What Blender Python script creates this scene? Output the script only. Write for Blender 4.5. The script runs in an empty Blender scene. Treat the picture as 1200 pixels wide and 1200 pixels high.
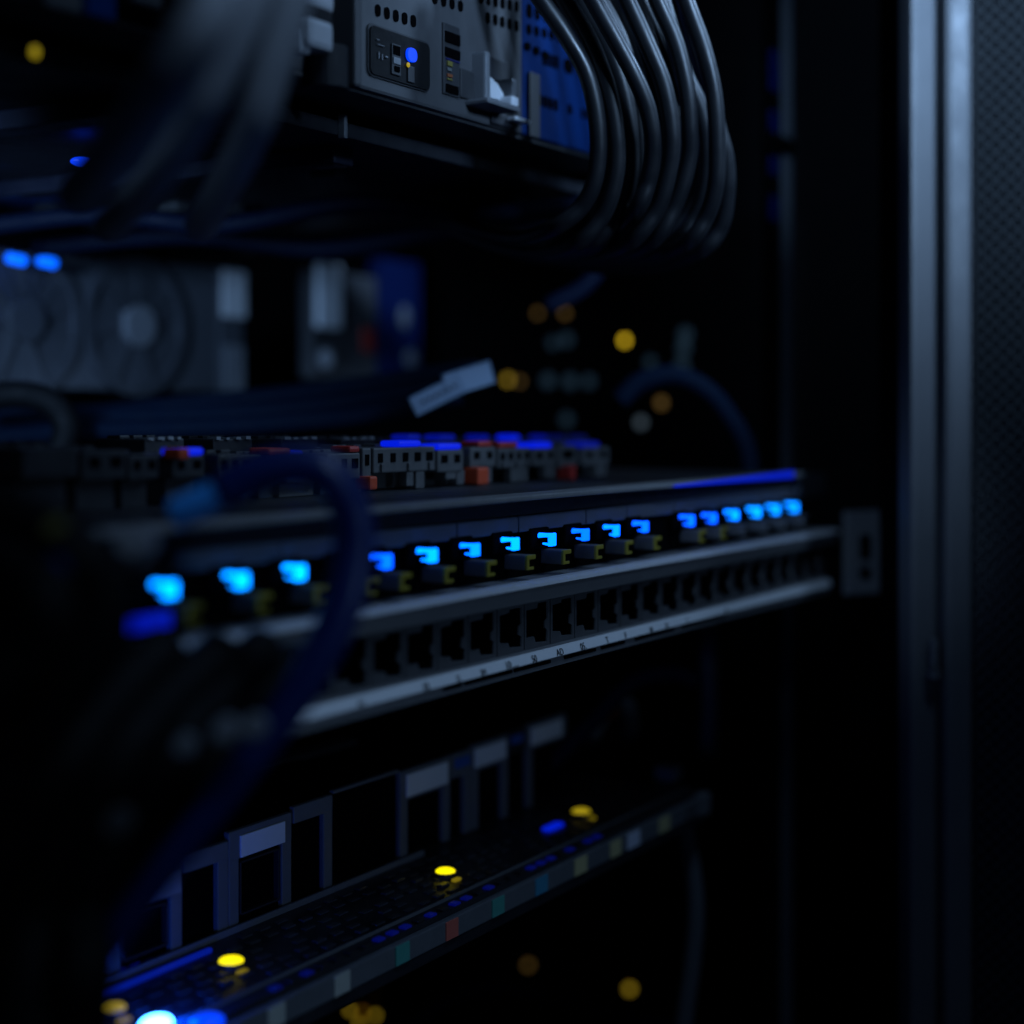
import bpy, bmesh, math, random
from mathutils import Vector, Matrix
random.seed(7)
S = bpy.context.scene
COL = S.collection
# ------------------------------------------------------------------ camera geometry
FPX = 1900.0; VPX = 1150.0; HOR = 486.0
TH = math.atan(VPX / FPX); CT, ST = math.cos(TH), math.sin(TH)
FW = Vector((CT, ST, 0)); RT = Vector((ST, -CT, 0)); UP = Vector((0, 0, 1))

def pD(px, py, D):
    return FW * D + RT * (D * (px - 600) / FPX) + UP * (D * (HOR - py) / FPX)
def pY(px, py, Y):
    u = (px - 600) / FPX
    return pD(px, py, Y / (ST - u * CT))
def pX(px, py, X):
    u = (px - 600) / FPX
    return pD(px, py, X / (CT + u * ST))
def pZ(px, py, Z):
    return pD(px, py, Z * FPX / (HOR - py))
def XY(px, Y): return pY(px, HOR, Y).x
def ZY(px, py, Y): return pY(px, py, Y).z

# ------------------------------------------------------------------ materials
MATS = {}
def mat(name, col, rough=0.5, metal=0.0, var=0.25, scale=120.0, bump=0.0, emit=None, est=0.0, spec=0.5, coat=0.0):
    m = bpy.data.materials.new(name); m.use_nodes = True
    nt = m.node_tree; n = nt.nodes; l = nt.links
    b = n['Principled BSDF']
    b.inputs['Base Color'].default_value = (*col, 1)
    b.inputs['Roughness'].default_value = rough
    b.inputs['Metallic'].default_value = metal
    b.inputs['Specular IOR Level'].default_value = spec
    b.inputs['Coat Weight'].default_value = coat
    if var > 0:
        tc = n.new('ShaderNodeTexCoord')
        nz = n.new('ShaderNodeTexNoise'); nz.inputs['Scale'].default_value = scale
        nz.inputs['Detail'].default_value = 6; nz.inputs['Roughness'].default_value = 0.65
        l.new(tc.outputs['Object'], nz.inputs['Vector'])
        mx = n.new('ShaderNodeMix'); mx.data_type = 'RGBA'
        mx.inputs['A'].default_value = (*[c * (1 - var) for c in col], 1)
        mx.inputs['B'].default_value = (*[min(1, c * (1 + var)) for c in col], 1)
        l.new(nz.outputs['Fac'], mx.inputs['Factor'])
        l.new(mx.outputs['Result'], b.inputs['Base Color'])
        mr = n.new('ShaderNodeMapRange')
        mr.inputs['From Min'].default_value = 0.3; mr.inputs['From Max'].default_value = 0.7
        mr.inputs['To Min'].default_value = max(0.03, rough - 0.1); mr.inputs['To Max'].default_value = min(1, rough + 0.12)
        l.new(nz.outputs['Fac'], mr.inputs['Value']); l.new(mr.outputs['Result'], b.inputs['Roughness'])
        if bump > 0:
            bp = n.new('ShaderNodeBump'); bp.inputs['Strength'].default_value = bump
            bp.inputs['Distance'].default_value = 0.0004
            l.new(nz.outputs['Fac'], bp.inputs['Height']); l.new(bp.outputs['Normal'], b.inputs['Normal'])
    if emit:
        b.inputs['Emission Color'].default_value = (*emit, 1)
        b.inputs['Emission Strength'].default_value = est
    MATS[name] = m
    return m

mat('black_paint', (0.012, 0.013, 0.016), 0.5, 0, 0.3, 200, 0.1)
mat('rack_black', (0.001, 0.0011, 0.0014), 0.8, 0, 0.3, 60, 0.1, spec=0.03)
mat('chassis_black', (0.009, 0.0105, 0.015), 0.55, 0, 0.35, 150, 0.1)
mat('server_grey', (0.074, 0.077, 0.083), 0.5, 0.15, 0.12, 90, 0.08)
mat('rail_steel', (0.13, 0.15, 0.175), 0.6, 0, 0.4, 300, 0.2, spec=0.2)
mat('server_dark_grey', (0.032, 0.034, 0.038), 0.5, 0.1, 0.2, 90, 0.08)
mat('server_blue', (0.001, 0.026, 0.135), 0.75, 0, 0.12, 90, 0.05, spec=0.08)
mat('steel', (0.20, 0.212, 0.23), 0.45, 0.3, 0.15, 120, 0.1)
mat('bright_plastic', (0.68, 0.71, 0.75), 0.35, 0, 0.1, 200)
mat('hole_black', (0.001, 0.001, 0.0015), 0.9, 0, 0, spec=0.03)
mat('panel_screen', (0.008, 0.0085, 0.0095), 0.6, 0, 0.04, 300, spec=0.15)
mat('print_grey', (0.22, 0.23, 0.25), 0.6, 0, 0.2, 900)
mat('patch_grey', (0.17, 0.175, 0.185), 0.42, 0.1, 0.12, 220, 0.12)
mat('patch_highlight', (0.42, 0.43, 0.45), 0.6, 0.0, 0.15, 220, 0.12)
mat('port_grey', (0.065, 0.067, 0.073), 0.4, 0, 0.15, 250, 0.1)
mat('gold', (0.6, 0.4, 0.1), 0.3, 1, 0.1, 200)
mat('paper', (0.72, 0.74, 0.76), 0.7, 0, 0.06, 160)
mat('ink', (0.01, 0.01, 0.012), 0.8, 0, 0)
mat('lip_metal', (0.22, 0.225, 0.235), 0.4, 0.2, 0.2, 220, 0.1)
mat('plate_grey', (0.085, 0.095, 0.115), 0.5, 0, 0.15, 260, 0.1)
mat('plug_grey', (0.075, 0.077, 0.082), 0.5, 0, 0.2, 300, 0.1)
mat('plug_yellow', (0.27, 0.225, 0.025), 0.5, 0, 0.15, 300)
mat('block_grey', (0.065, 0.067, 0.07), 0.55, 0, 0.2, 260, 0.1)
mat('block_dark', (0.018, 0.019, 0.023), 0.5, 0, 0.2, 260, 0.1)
mat('orange_plastic', (0.42, 0.05, 0.014), 0.5, 0, 0.12, 200)
mat('red_plastic', (0.32, 0.025, 0.02), 0.5, 0, 0.12, 200)
mat('cable_black', (0.004, 0.0045, 0.0055), 0.65, 0, 0.25, 180, 0.15, spec=0.15)
mat('cable_coil', (0.010, 0.011, 0.0135), 0.40, 0, 0.15, 60, 0.0, spec=0.6)
mat('cable_grey', (0.55, 0.57, 0.6), 0.5, 0, 0.12, 140, 0.1)
mat('cable_blue', (0.0015, 0.016, 0.12), 0.4, 0, 0.15, 140, 0.1)
mat('cable_navy', (0.0012, 0.006, 0.018), 0.7, 0, 0.2, 140, 0.1, spec=0.08)
mat('cable_navy2', (0.0025, 0.006, 0.020), 0.6, 0, 0.2, 140, 0.1, spec=0.1)
mat('boot_blue', (0.05, 0.36, 1.0), 0.4, 0, 0.1, 140)
mat('tray_black', (0.022, 0.024, 0.03), 0.4, 0.2, 0.3, 180, 0.15)
mat('deck_speckle', (0.05, 0.055, 0.068), 0.35, 0.2, 0.3, 180, 0.15)
mat('tray_strip', (0.10, 0.11, 0.125), 0.5, 0, 0.15, 200, 0.1)
mat('module_grey', (0.13, 0.137, 0.147), 0.5, 0, 0.15, 200, 0.1)
mat('fan_grey', (0.085, 0.094, 0.112), 0.55, 0, 0.15, 50)
mat('tag_blue', (0.17, 0.25, 0.36), 0.5, 0, 0.1, 200)
mat('fan_mid', (0.22, 0.235, 0.26), 0.75, 0, 0.12, 50)
mat('handle_white', (0.85, 0.88, 0.92), 0.6, 0, 0.1, 60)
mat('psu_dark', (0.04, 0.043, 0.05), 0.6, 0, 0.15, 50)
mat('fan_dark', (0.068, 0.075, 0.09), 0.5, 0, 0.15, 50)
mat('fan_trim', (0.88, 0.9, 0.93), 0.45, 0, 0.1, 50)
mat('rail_reflection_blue', (0.0006, 0.006, 0.075), 0.7, 0, 0.15, 60, spec=0.05)
mat('blue_panel', (0.001, 0.007, 0.05), 0.7, 0, 0.15, 60, spec=0.1)
mat('post_grey', (0.080, 0.084, 0.09), 0.5, 0.0, 0.10, 40, 0.05)
mat('post_dark', (0.03, 0.032, 0.036), 0.5, 0, 0.2, 60)
mat('shelf_navy', (0.008, 0.010, 0.022), 0.5, 0.1, 0.25, 80)
mat('mark_yellow', (0.16, 0.14, 0.03), 0.6, 0, 0.2, 300)
mat('mark_grey', (0.10, 0.11, 0.11), 0.6, 0, 0.2, 300)
mat('mark_orange', (0.20, 0.06, 0.02), 0.6, 0, 0.2, 300)
mat('brass', (0.75, 0.5, 0.12), 0.3, 1, 0.1, 80)
for nm, c in (('sticker_green', (0.06, 0.28, 0.24)), ('sticker_red', (0.5, 0.12, 0.09)), ('sticker_teal', (0.04, 0.22, 0.35)),
              ('sticker_yellow', (0.45, 0.42, 0.22)), ('sticker_cream', (0.4, 0.42, 0.38)), ('sticker_white', (0.5, 0.55, 0.68)),
              ('label_blue', (0.03, 0.10, 0.35))):
    mat(nm, c, 0.6, 0, 0.12, 400)
def emat(name, col, st): return mat(name, (0.02, 0.02, 0.02), 0.4, 0, 0, emit=col, est=st)
emat('led_cyan', (0.0, 0.11, 1.0), 4.4)
emat('led_azure', (0.0, 0.075, 1.0), 3.6)
emat('led_pale', (0.0, 0.145, 1.0), 4.8)
emat('led_near', (0.0, 0.22, 1.0), 4.8)
emat('led_far', (0.0, 0.2, 1.0), 3.8)
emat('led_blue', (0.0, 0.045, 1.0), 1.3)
emat('glow_blue_soft', (0.0, 0.02, 1.0), 0.55)
emat('led_blue_dim', (0.0, 0.02, 1.0), 0.065)
emat('deck_glow_blue', (0.0, 0.03, 1.0), 0.22)
emat('reflection_blue', (0.0, 0.015, 1.0), 0.4)
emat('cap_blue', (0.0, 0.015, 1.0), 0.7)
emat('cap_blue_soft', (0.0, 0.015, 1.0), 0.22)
emat('lamp_dim', (1.0, 0.75, 0.02), 0.16)
emat('led_pill', (0.0, 0.11, 1.0), 2.0)
emat('led_white_blue', (0.05, 0.32, 1.0), 22.0)
emat('led_yellow', (1.0, 0.85, 0.0), 1.2)
emat('led_yellow_dim', (1.0, 0.75, 0.02), 0.36)
emat('bokeh_yellow', (1.0, 0.66, 0.02), 1.5)
emat('bokeh_orange', (1.0, 0.66, 0.04), 0.42)
emat('bokeh_brown', (1.0, 0.58, 0.14), 0.13)
emat('glint_white', (0.55, 0.78, 1.0), 0.10)
emat('glint_teal', (0.28, 0.62, 1.0), 0.03)

# perforated door sheet: round holes punched by a staggered grid
def mesh_material():
    m = bpy.data.materials.new('perforated_sheet'); m.use_nodes = True
    nt = m.node_tree; n = nt.nodes; l = nt.links
    b = n['Principled BSDF']; b.inputs['Base Color'].default_value = (0.017, 0.020, 0.022, 1)
    b.inputs['Roughness'].default_value = 0.45
    tc = n.new('ShaderNodeTexCoord')
    mp = n.new('ShaderNodeMapping'); mp.inputs['Rotation'].default_value = (0, 0, math.radians(45))
    mp.inputs['Scale'].default_value = (1, 1, 1)
    l.new(tc.outputs['UV'], mp.inputs['Vector'])
    vo = n.new('ShaderNodeTexVoronoi'); vo.inputs['Scale'].default_value = 230; vo.inputs['Randomness'].default_value = 0.0
    vo.voronoi_dimensions = '2D'
    l.new(mp.outputs['Vector'], vo.inputs['Vector'])
    lt = n.new('ShaderNodeMath'); lt.operation = 'LESS_THAN'; lt.inputs[1].default_value = 0.33
    l.new(vo.outputs['Distance'], lt.inputs[0])
    tr = n.new('ShaderNodeBsdfTransparent')
    ms = n.new('ShaderNodeMixShader')
    l.new(lt.outputs[0], ms.inputs['Fac']); l.new(b.outputs[0], ms.inputs[1]); l.new(tr.outputs[0], ms.inputs[2])
    l.new(ms.outputs[0], n['Material Output'].inputs['Surface'])
    MATS['perforated_sheet'] = m
mesh_material()

# ------------------------------------------------------------------ building helpers
def bb_world(o):
    v = Vector((0, 0, 0)); p = o
    while p is not None:
        v += p.location; p = p.parent
    return v

class MB:
    def __init__(s): s.bm = bmesh.new()
    def _bev(s, verts, bev, seg=2):
        es = set()
        for v in verts:
            for e in v.link_edges: es.add(e)
        bmesh.ops.bevel(s.bm, geom=list(es), offset=bev, segments=seg, affect='EDGES', profile=0.6, clamp_overlap=True)
    def box(s, x0, x1, y0, y1, z0, z1, bev=0.0, mi=0):
        if x1 < x0: x0, x1 = x1, x0
        if y1 < y0: y0, y1 = y1, y0
        if z1 < z0: z0, z1 = z1, z0
        n0 = len(s.bm.faces)
        r = bmesh.ops.create_cube(s.bm, size=1)
        for v in r['verts']:
            v.co = Vector((x0 + (v.co.x + .5) * (x1 - x0), y0 + (v.co.y + .5) * (y1 - y0), z0 + (v.co.z + .5) * (z1 - z0)))
        if bev > 0: s._bev(r['verts'], min(bev, 0.45 * min(x1 - x0, y1 - y0, z1 - z0)))
        return s
    def obox(s, c, ax, ay, az, bev=0.0):
        r = bmesh.ops.create_cube(s.bm, size=1)
        for v in r['verts']:
            v.co = c + ax * v.co.x + ay * v.co.y + az * v.co.z
        if bev > 0: s._bev(r['verts'], bev)
        return s
    def prism(s, pts, d, smooth=False):
        """closed outline pts (Vectors) extruded by vector d"""
        a = [s.bm.verts.new(p) for p in pts]; b = [s.bm.verts.new(p + d) for p in pts]
        n = len(pts)
        s.bm.faces.new(a); s.bm.faces.new(b[::-1])
        for i in range(n):
            f = s.bm.faces.new((a[i], b[i], b[(i + 1) % n], a[(i + 1) % n]))
        return s
    def profile(s, yz, x0, x1):
        return s.prism([Vector((x0, y, z)) for y, z in yz], Vector((x1 - x0, 0, 0)))
    def cyl(s, c, axis, r, h, n=20, r2=None, bev=0):
        axis = axis.normalized()
        q = Vector((0, 0, 1)).rotation_difference(axis).to_matrix().to_4x4()
        g = bmesh.ops.create_cone(s.bm, cap_ends=True, segments=n, radius1=r, radius2=r if r2 is None else r2, depth=h,
                                  matrix=Matrix.Translation(c) @ q)
        return s
    def ball(s, c, r, sx=1, sy=1, sz=1, n=14):
        g = bmesh.ops.create_uvsphere(s.bm, u_segments=n, v_segments=n // 2 + 2, radius=r)
        for v in g['verts']: v.co = Vector((c.x + v.co.x * sx, c.y + v.co.y * sy, c.z + v.co.z * sz))
        return s
    def tube(s, pts, r, n=12, sub=8, cap=True):
        P = catmull(pts, sub); m = len(P)
        R = r if isinstance(r, (list, tuple)) else None
        up = None; rings = []
        for i, p in enumerate(P):
            t = (P[min(i + 1, m - 1)] - P[max(i - 1, 0)]).normalized()
            if up is None:
                up = t.orthogonal().normalized()
            up = (up - t * up.dot(t)).normalized(); sd = t.cross(up)
            rr = r
            if R:
                f = i / (m - 1) * (len(R) - 1); k = min(int(f), len(R) - 2); rr = R[k] + (R[k + 1] - R[k]) * (f - k)
            rings.append([s.bm.verts.new(p + (up * math.cos(a) + sd * math.sin(a)) * rr)
                          for a in [2 * math.pi * j / n for j in range(n)]])
        for i in range(m - 1):
            for j in range(n):
                f = s.bm.faces.new((rings[i][j], rings[i][(j + 1) % n], rings[i + 1][(j + 1) % n], rings[i + 1][j]))
                f.smooth = True
        if cap:
            s.bm.faces.new(rings[0][::-1]); s.bm.faces.new(rings[-1])
        return s
    def ring(s, c, axis, r0, r1, h, n=40):
        """flat annulus with thickness"""
        axis = axis.normalized(); q = Vector((0, 0, 1)).rotation_difference(axis)
        def ringv(r, z): return [s.bm.verts.new(c + q @ Vector((r * math.cos(2 * math.pi * i / n), r * math.sin(2 * math.pi * i / n), z))) for i in range(n)]
        a, b, cc, d = ringv(r0, -h / 2), ringv(r1, -h / 2), ringv(r1, h / 2), ringv(r0, h / 2)
        for A, B in ((a, b), (b, cc), (cc, d), (d, a)):
            for i in range(n): s.bm.faces.new((A[i], A[(i + 1) % n], B[(i + 1) % n], B[i]))
        return s
    def build(s, name, material, parent=None, local=False, smooth=None):
        bmesh.ops.recalc_face_normals(s.bm, faces=s.bm.faces[:])
        me = bpy.data.meshes.new(name)
        off = Vector((0, 0, 0))
        if parent is not None and not local: off = bb_world(parent)
        if off.length > 0:
            for v in s.bm.verts: v.co -= off
        s.bm.to_mesh(me); s.bm.free()
        me.materials.append(MATS[material])
        o = bpy.data.objects.new(name, me); COL.objects.link(o)
        if parent is not None: o.parent = parent
        return o

def catmull(pts, sub):
    if len(pts) < 3:
        return [pts[0].lerp(pts[-1], i / sub) for i in range(sub + 1)]
    out = []; n = len(pts)
    for i in range(n - 1):
        p0 = pts[i - 1] if i > 0 else pts[0] * 2 - pts[1]
        p1, p2 = pts[i], pts[i + 1]
        p3 = pts[i + 2] if i + 2 < n else pts[-1] * 2 - pts[-2]
        for k in range(sub):
            t = k / sub
            out.append(0.5 * ((2 * p1) + (p2 - p0) * t + (2 * p0 - 5 * p1 + 4 * p2 - p3) * t * t + (3 * p1 - p0 - 3 * p2 + p3) * t ** 3))
    out.append(pts[-1].copy())
    return out

def tag(o, label, cat, group=None, kind=None):
    o['label'] = label; o['category'] = cat
    if group: o['group'] = group
    if kind: o['kind'] = kind
    return o
def thing(name, label, cat, loc, group=None):
    o = bpy.data.objects.new(name, None); o.empty_display_size = 0.01
    o.location = loc; COL.objects.link(o)
    return tag(o, label, cat, group)
def solo(mb, name, material, label, cat, origin, group=None):
    """a thing that is one mesh: origin put at its own place"""
    for v in mb.bm.verts: v.co -= origin
    o = mb.build(name, material); o.location = origin
    return tag(o, label, cat, group)
def text_mesh(txt, size, material, parent, world_pos, rot, name='lettering'):
    cu = bpy.data.curves.new(name, 'FONT'); cu.body = txt; cu.size = size; cu.extrude = 0.00003
    cu.align_x = 'LEFT'
    tmp = bpy.data.objects.new(name, cu); COL.objects.link(tmp)
    bpy.context.view_layer.update()
    me = bpy.data.meshes.new_from_object(tmp.evaluated_get(bpy.context.evaluated_depsgraph_get()))
    bpy.data.objects.remove(tmp)
    M = rot.to_matrix().to_4x4() if hasattr(rot, 'to_matrix') else rot
    off = bb_world(parent)
    for v in me.vertices: v.co = (M @ v.co) + world_pos - off
    me.materials.append(MATS[material])
    o = bpy.data.objects.new(name, me); COL.objects.link(o); o.parent = parent
    return o
ROT_FACE = Matrix.Rotation(math.pi / 2, 4, 'X')      # text lying on a plane facing -Y

# ================================================================== CABINET
cab = thing('server_cabinet', 'black rack cabinet with grey steel corner posts around all the equipment', 'cabinet', Vector((0.52, 0.6, -0.6)))
MB().box(0.945, 0.96, 0.29, 1.1, -0.6, 0.7).build('side_panel', 'rack_black', cab)
MB().box(0.0, 0.0149, 0.30, 1.1, -0.6, 0.7).build('side_panel', 'rack_black', cab)
MB().box(0.0, 0.96, 1.1, 1.115, -0.6, 0.7).build('rear_panel', 'rack_black', cab)
# mounting rail (right, vertical) with square holes
xr0, xr1 = XY(914, 0.318), XY(928, 0.318)
mb = MB()
mb.box(xr0, xr1, 0.318, 0.3215, -0.5, 0.5, 0.0006)
zs = -0.495
while zs < 0.495:
    mb.box(xr0 + .002, xr1 - .001, 0.3172, 0.3182, zs, zs + 0.0026, 0.0003); zs += 0.0043
mb.build('mounting_rail', 'rail_steel', cab)
MB().box(XY(900, .3172), xr0 - .0003, 0.3172, 0.3205, -0.5, 0.5, 0.0004).build('rail_flange', 'rack_black', cab)
for (py0, py1) in ((60, 108), (130, 156), (184, 206), (230, 260)):
    z0, z1 = ZY(908, py1, 0.3165), ZY(908, py0, 0.3165)
    MB().box(XY(903, .316), XY(912, .316), 0.3155, 0.3171, z0, z1, 0.0005).build('rail_reflection', 'rail_reflection_blue', cab)  # blue reflections on the rail, put in as coloured pieces
MB().box(XY(899, .315), XY(931, .315), 0.3150, 0.3171, ZY(915, 178, .315), ZY(915, 158, .315), 0.0005).build('rail_clip', 'rack_black', cab)
# corner post: two folded steel strips with a dark gap, and the door hung on it
DP = 0.70
def postpt(px, D=DP): return pD(px, HOR, D)
def slab(px0, px1, D0, D1, thick, z0, z1, name, m, parent, bev=0.0008):
    a, b = postpt(px0, D0), postpt(px1, D1)
    ax = (b - a); n = Vector((-ax.y, ax.x, 0)).normalized()
    if n.dot(FW) < 0: n = -n
    c = (a + b) / 2 + n * thick / 2; c.z = (z0 + z1) / 2
    return MB().obox(c, ax, n * thick, Vector((0, 0, z1 - z0)), bev).build(name, m, parent)
slab(1068, 1099, DP, DP + .004, 0.012, -0.6, 0.7, 'corner_post', 'post_grey', cab, 0.0025)
slab(1096, 1112, DP + .008, DP + .006, 0.004, -0.6, 0.7, 'gasket', 'post_dark', cab, 0.0004)
slab(1060, 1070, DP + .02, DP + .02, 0.05, -0.6, 0.7, 'post_return', 'rack_black', cab, 0.0004)
dr = slab(1108, 1141, DP - .002, DP, 0.014, -0.6, 0.7, 'door', 'post_grey', cab, 0.0028)
# perforated door sheet
a, b = postpt(1141, DP + .002), postpt(1290, DP - 0.015)
me = bpy.data.meshes.new('perforated_panel')
ax = b - a; nn = Vector((-ax.y, ax.x, 0)).normalized() * 0.0012
off = bb_world(dr)
vs = [a + Vector((0, 0, -.6)), b + Vector((0, 0, -.6)), b + Vector((0, 0, .7)), a + Vector((0, 0, .7))]
vs += [v + nn for v in vs]
me.from_pydata([v - off for v in vs], [], [(0, 1, 2, 3), (7, 6, 5, 4)])
uv = me.uv_layers.new(name='UVMap')
L = ax.length
uvs = [(0, 0), (L, 0), (L, 1.3), (0, 1.3)]
for fi, fidx in enumerate(((0, 1, 2, 3), (3, 2, 1, 0))):
    for k in range(4): uv.data[fi * 4 + k].uv = uvs[fidx[k]]
me.materials.append(MATS['perforated_sheet'])
o = bpy.data.objects.new('perforated_panel', me); COL.objects.link(o); o.parent = dr
slab(1138, 1300, DP + .016, DP - 0.004, 0.002, -0.6, 0.7, 'backing_panel', 'post_dark', dr, 0.0003)
# hinge on the post
hc = pD(1094, 765, DP - .001)
mb = MB(); mb.cyl(hc, UP, 0.0022, 0.012, 14); mb.cyl(hc + Vector((0, 0, -.009)), UP, 0.003, 0.004, 14)
mb.build('hinge', 'post_grey', cab)

# ================================================================== SERVER (top)
YS = 0.323; SXR = XY(738, YS)
zb = 0.1088
sv = thing('rack_server', 'grey rack server with dark control window and blue perforated bezel, above the open gap', 'server', Vector((0.55, 0.5, zb)))
def shape_face(mb, x0, x1, z0, z1, y, th, r, seg=5):
    pts = []
    for cx, cz, a0 in ((x1 - r, z1 - r, 0), (x0 + r, z1 - r, 90), (x0 + r, z0 + r, 180), (x1 - r, z0 + r, 270)):
        for k in range(seg + 1):
            a = math.radians(a0 + 90 * k / seg)
            pts.append(Vector((cx + r * math.cos(a), y, cz + r * math.sin(a))))
    mb.prism(pts, Vector((0, th, 0)))
MB().box(0.26, SXR, YS + .004, 0.92, zb + .001, 0.197, 0.001).build('chassis', 'chassis_black', sv)
xl, xm = XY(405, YS), XY(612, YS)
fp = MB().box(xl, xm, YS, YS + .0045, zb, 0.197, 0.0012).build('front_panel', 'server_grey', sv)
# bottom fold of the front panel
MB().box(0.27, SXR, YS + .002, YS + .03, zb - .0012, zb + .0005, 0.0004).build('bottom_fold', 'server_dark_grey', sv)
# blue perforated bezel right of it
bz = MB().box(xm + .0004, SXR, YS + .0005, YS + .0045, zb + .0005, 0.197, 0.001).build('bezel', 'server_blue', sv)
mb = MB()
def slot_row(mb, px0, px1, n, ytop0, ytop1, hpx, wfrac, y=YS - .0004, r=None):
    x0, x1 = XY(px0, y), XY(px1, y)
    p = (x1 - x0) / n
    for i in range(n):
        t = (i + .5) / n
        xc = x0 + p * (i + .5)
        pxc = px0 + (px1 - px0) * t
        yt = ytop0 + (ytop1 - ytop0) * t
        zt = ZY(pxc, yt, y); zbm = ZY(pxc, yt + hpx, y)
        w = p * wfrac
        shape_face(mb, xc - w / 2, xc + w / 2, zbm, zt, y, 0.0006, min(w, zt - zbm) * 0.45, 3)
slot_row(mb, 438, 490, 5, 3.5, 19, 14, 0.56)
slot_row(mb, 505, 545, 4, -10, 2, 13, 0.55)
slot_row(mb, 568, 610, 5, 13, 25, 13, 0.55)
slot_row(mb, 560, 610, 6, -10, 2, 13, 0.55)
mb.build('vent_slots', 'hole_black', fp)
mb = MB()
slot_row(mb, 616, 745, 15, 3, 31, 17, 0.62, YS + .0001)
slot_row(mb, 616, 745, 16, 27, 58, 12, 0.62, YS + .0001)
slot_row(mb, 614, 645, 3, 47, 62, 9, 0.6, YS - .0004)
slot_row(mb, 636, 656, 4, 60, 66, 16, 0.66, YS + .0001)
slot_row(mb, 661, 672, 1, 69, 69, 17, 0.95, YS + .0001)
slot_row(mb, 682, 720, 5, 76, 84, 15, 0.6, YS + .0001)
slot_row(mb, 624, 655, 5, 107, 117, 14, 0.7, YS + .0001)
slot_row(mb, 665, 672, 1, 122, 122, 12, 0.7, YS + .0001)
slot_row(mb, 681, 720, 7, 126, 137, 12, 0.66, YS + .0001)
slot_row(mb, 616, 745, 15, -21, 6, 17, 0.62, YS + .0001)
mb.build('vent_slots', 'hole_black', bz)
# grey patches of the front panel over the blue bezel (hinge plates)
mb = MB()
for (a0, b0, a1, b1) in ((619, 84, 631, 163),):
    z1, z0 = ZY(a0, b0, YS), ZY(a1, b1, YS)
    mb.box(XY(a0, YS), XY(a1, YS), YS - .0008, YS - .0001, z0, z1, 0.0004)
mb.build('hinge_plate', 'server_dark_grey', sv)
# control window
x0, x1 = XY(431, YS), XY(500.5, YS); zt, zl = ZY(431, 29, YS), ZY(431, 86, YS)
mb = MB(); shape_face(mb, x0, x1, zl, zt, YS - .0012, 0.002, 0.0022); cw = mb.build('control_window', 'panel_screen', sv)
mb = MB()                                           # raised rim
shape_face(mb, x0 - .0008, x1 + .0008, zl - .0006, zt + .0008, YS - .0006, 0.001, 0.0026); mb.build('window_rim', 'server_dark_grey', cw)
def cwbox(mb, a0, b0, a1, b1, y0=YS - .0018, y1=YS - .0011):
    mb.box(XY(a0, YS), XY(a1, YS), y0, y1, ZY(a0, b1, YS), ZY(a0, b0, YS), 0.0002)
mb = MB()
for g in ((437, 46, 440, 47.4), (439, 61, 440, 69), (443, 64, 444, 71), (447, 66, 450, 68), (438, 52, 446, 53)): cwbox(mb, *g)
mb.build('window_print', 'print_grey', cw)
mb = MB(); cwbox(mb, 454.5, 51, 465, 87); mb.build('port_column', 'server_dark_grey', cw)
mb = MB(); cwbox(mb, 455.5, 67, 464, 75, YS - .0022, YS - .0017); mb.build('button', 'steel', cw)
mb = MB(); cwbox(mb, 457, 77.5, 463, 84, YS - .0022, YS - .0017); cwbox(mb, 455.5, 53, 464, 64, YS - .0020, YS - .0017); mb.build('socket', 'hole_black', cw)
mb = MB(); cwbox(mb, 473.5, 77, 481, 96); mb.build('key_slot', 'server_dark_grey', cw)
mb = MB(); zt_, zl_ = ZY(477, 57, YS), ZY(477, 73, YS)
shape_face(mb, XY(472, YS), XY(483, YS), zl_, zt_, YS - .0022, 0.0012, 0.0022); mb.build('power_light', 'led_blue', cw)
mb = MB(); mb.ball(pY(478.5, 76, YS - .0018), 0.0009, 1, .5, 1); mb.build('status_light', 'led_yellow_dim', cw)
# narrow vertical slot module with coloured marks
x0, x1 = XY(517.5, YS), XY(537, YS); zt, zl = ZY(518, 26, YS), ZY(518, 110, YS)
mb = MB(); mb.box(x0, x1, YS - .0008, YS + .001, zl, zt, 0.0005); sm = mb.build('slot_module', 'server_dark_grey', sv)
mb = MB()
for g in ((519, 36, 536, 49), (519, 55, 536, 66), (520, 98, 534, 108)): cwbox(mb, *g, YS - .0014, YS - .0007)
mb.build('slot_opening', 'hole_black', sm)
for (g, m_) in (((521, 71, 527, 77), 'mark_yellow'), ((521, 79, 526, 83), 'mark_grey'), ((521, 86, 527, 90), 'mark_orange'), ((521, 91.5, 527, 93.5), 'mark_yellow')):
    mb = MB(); cwbox(mb, *g, YS - .0014, YS - .0007); mb.build('marking', m_, sm)
mb = MB(); cwbox(mb, 520, 68, 536, 69.2, YS - .0014, YS - .0007); mb.build('marking', 'led_blue_dim', sm)
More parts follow.
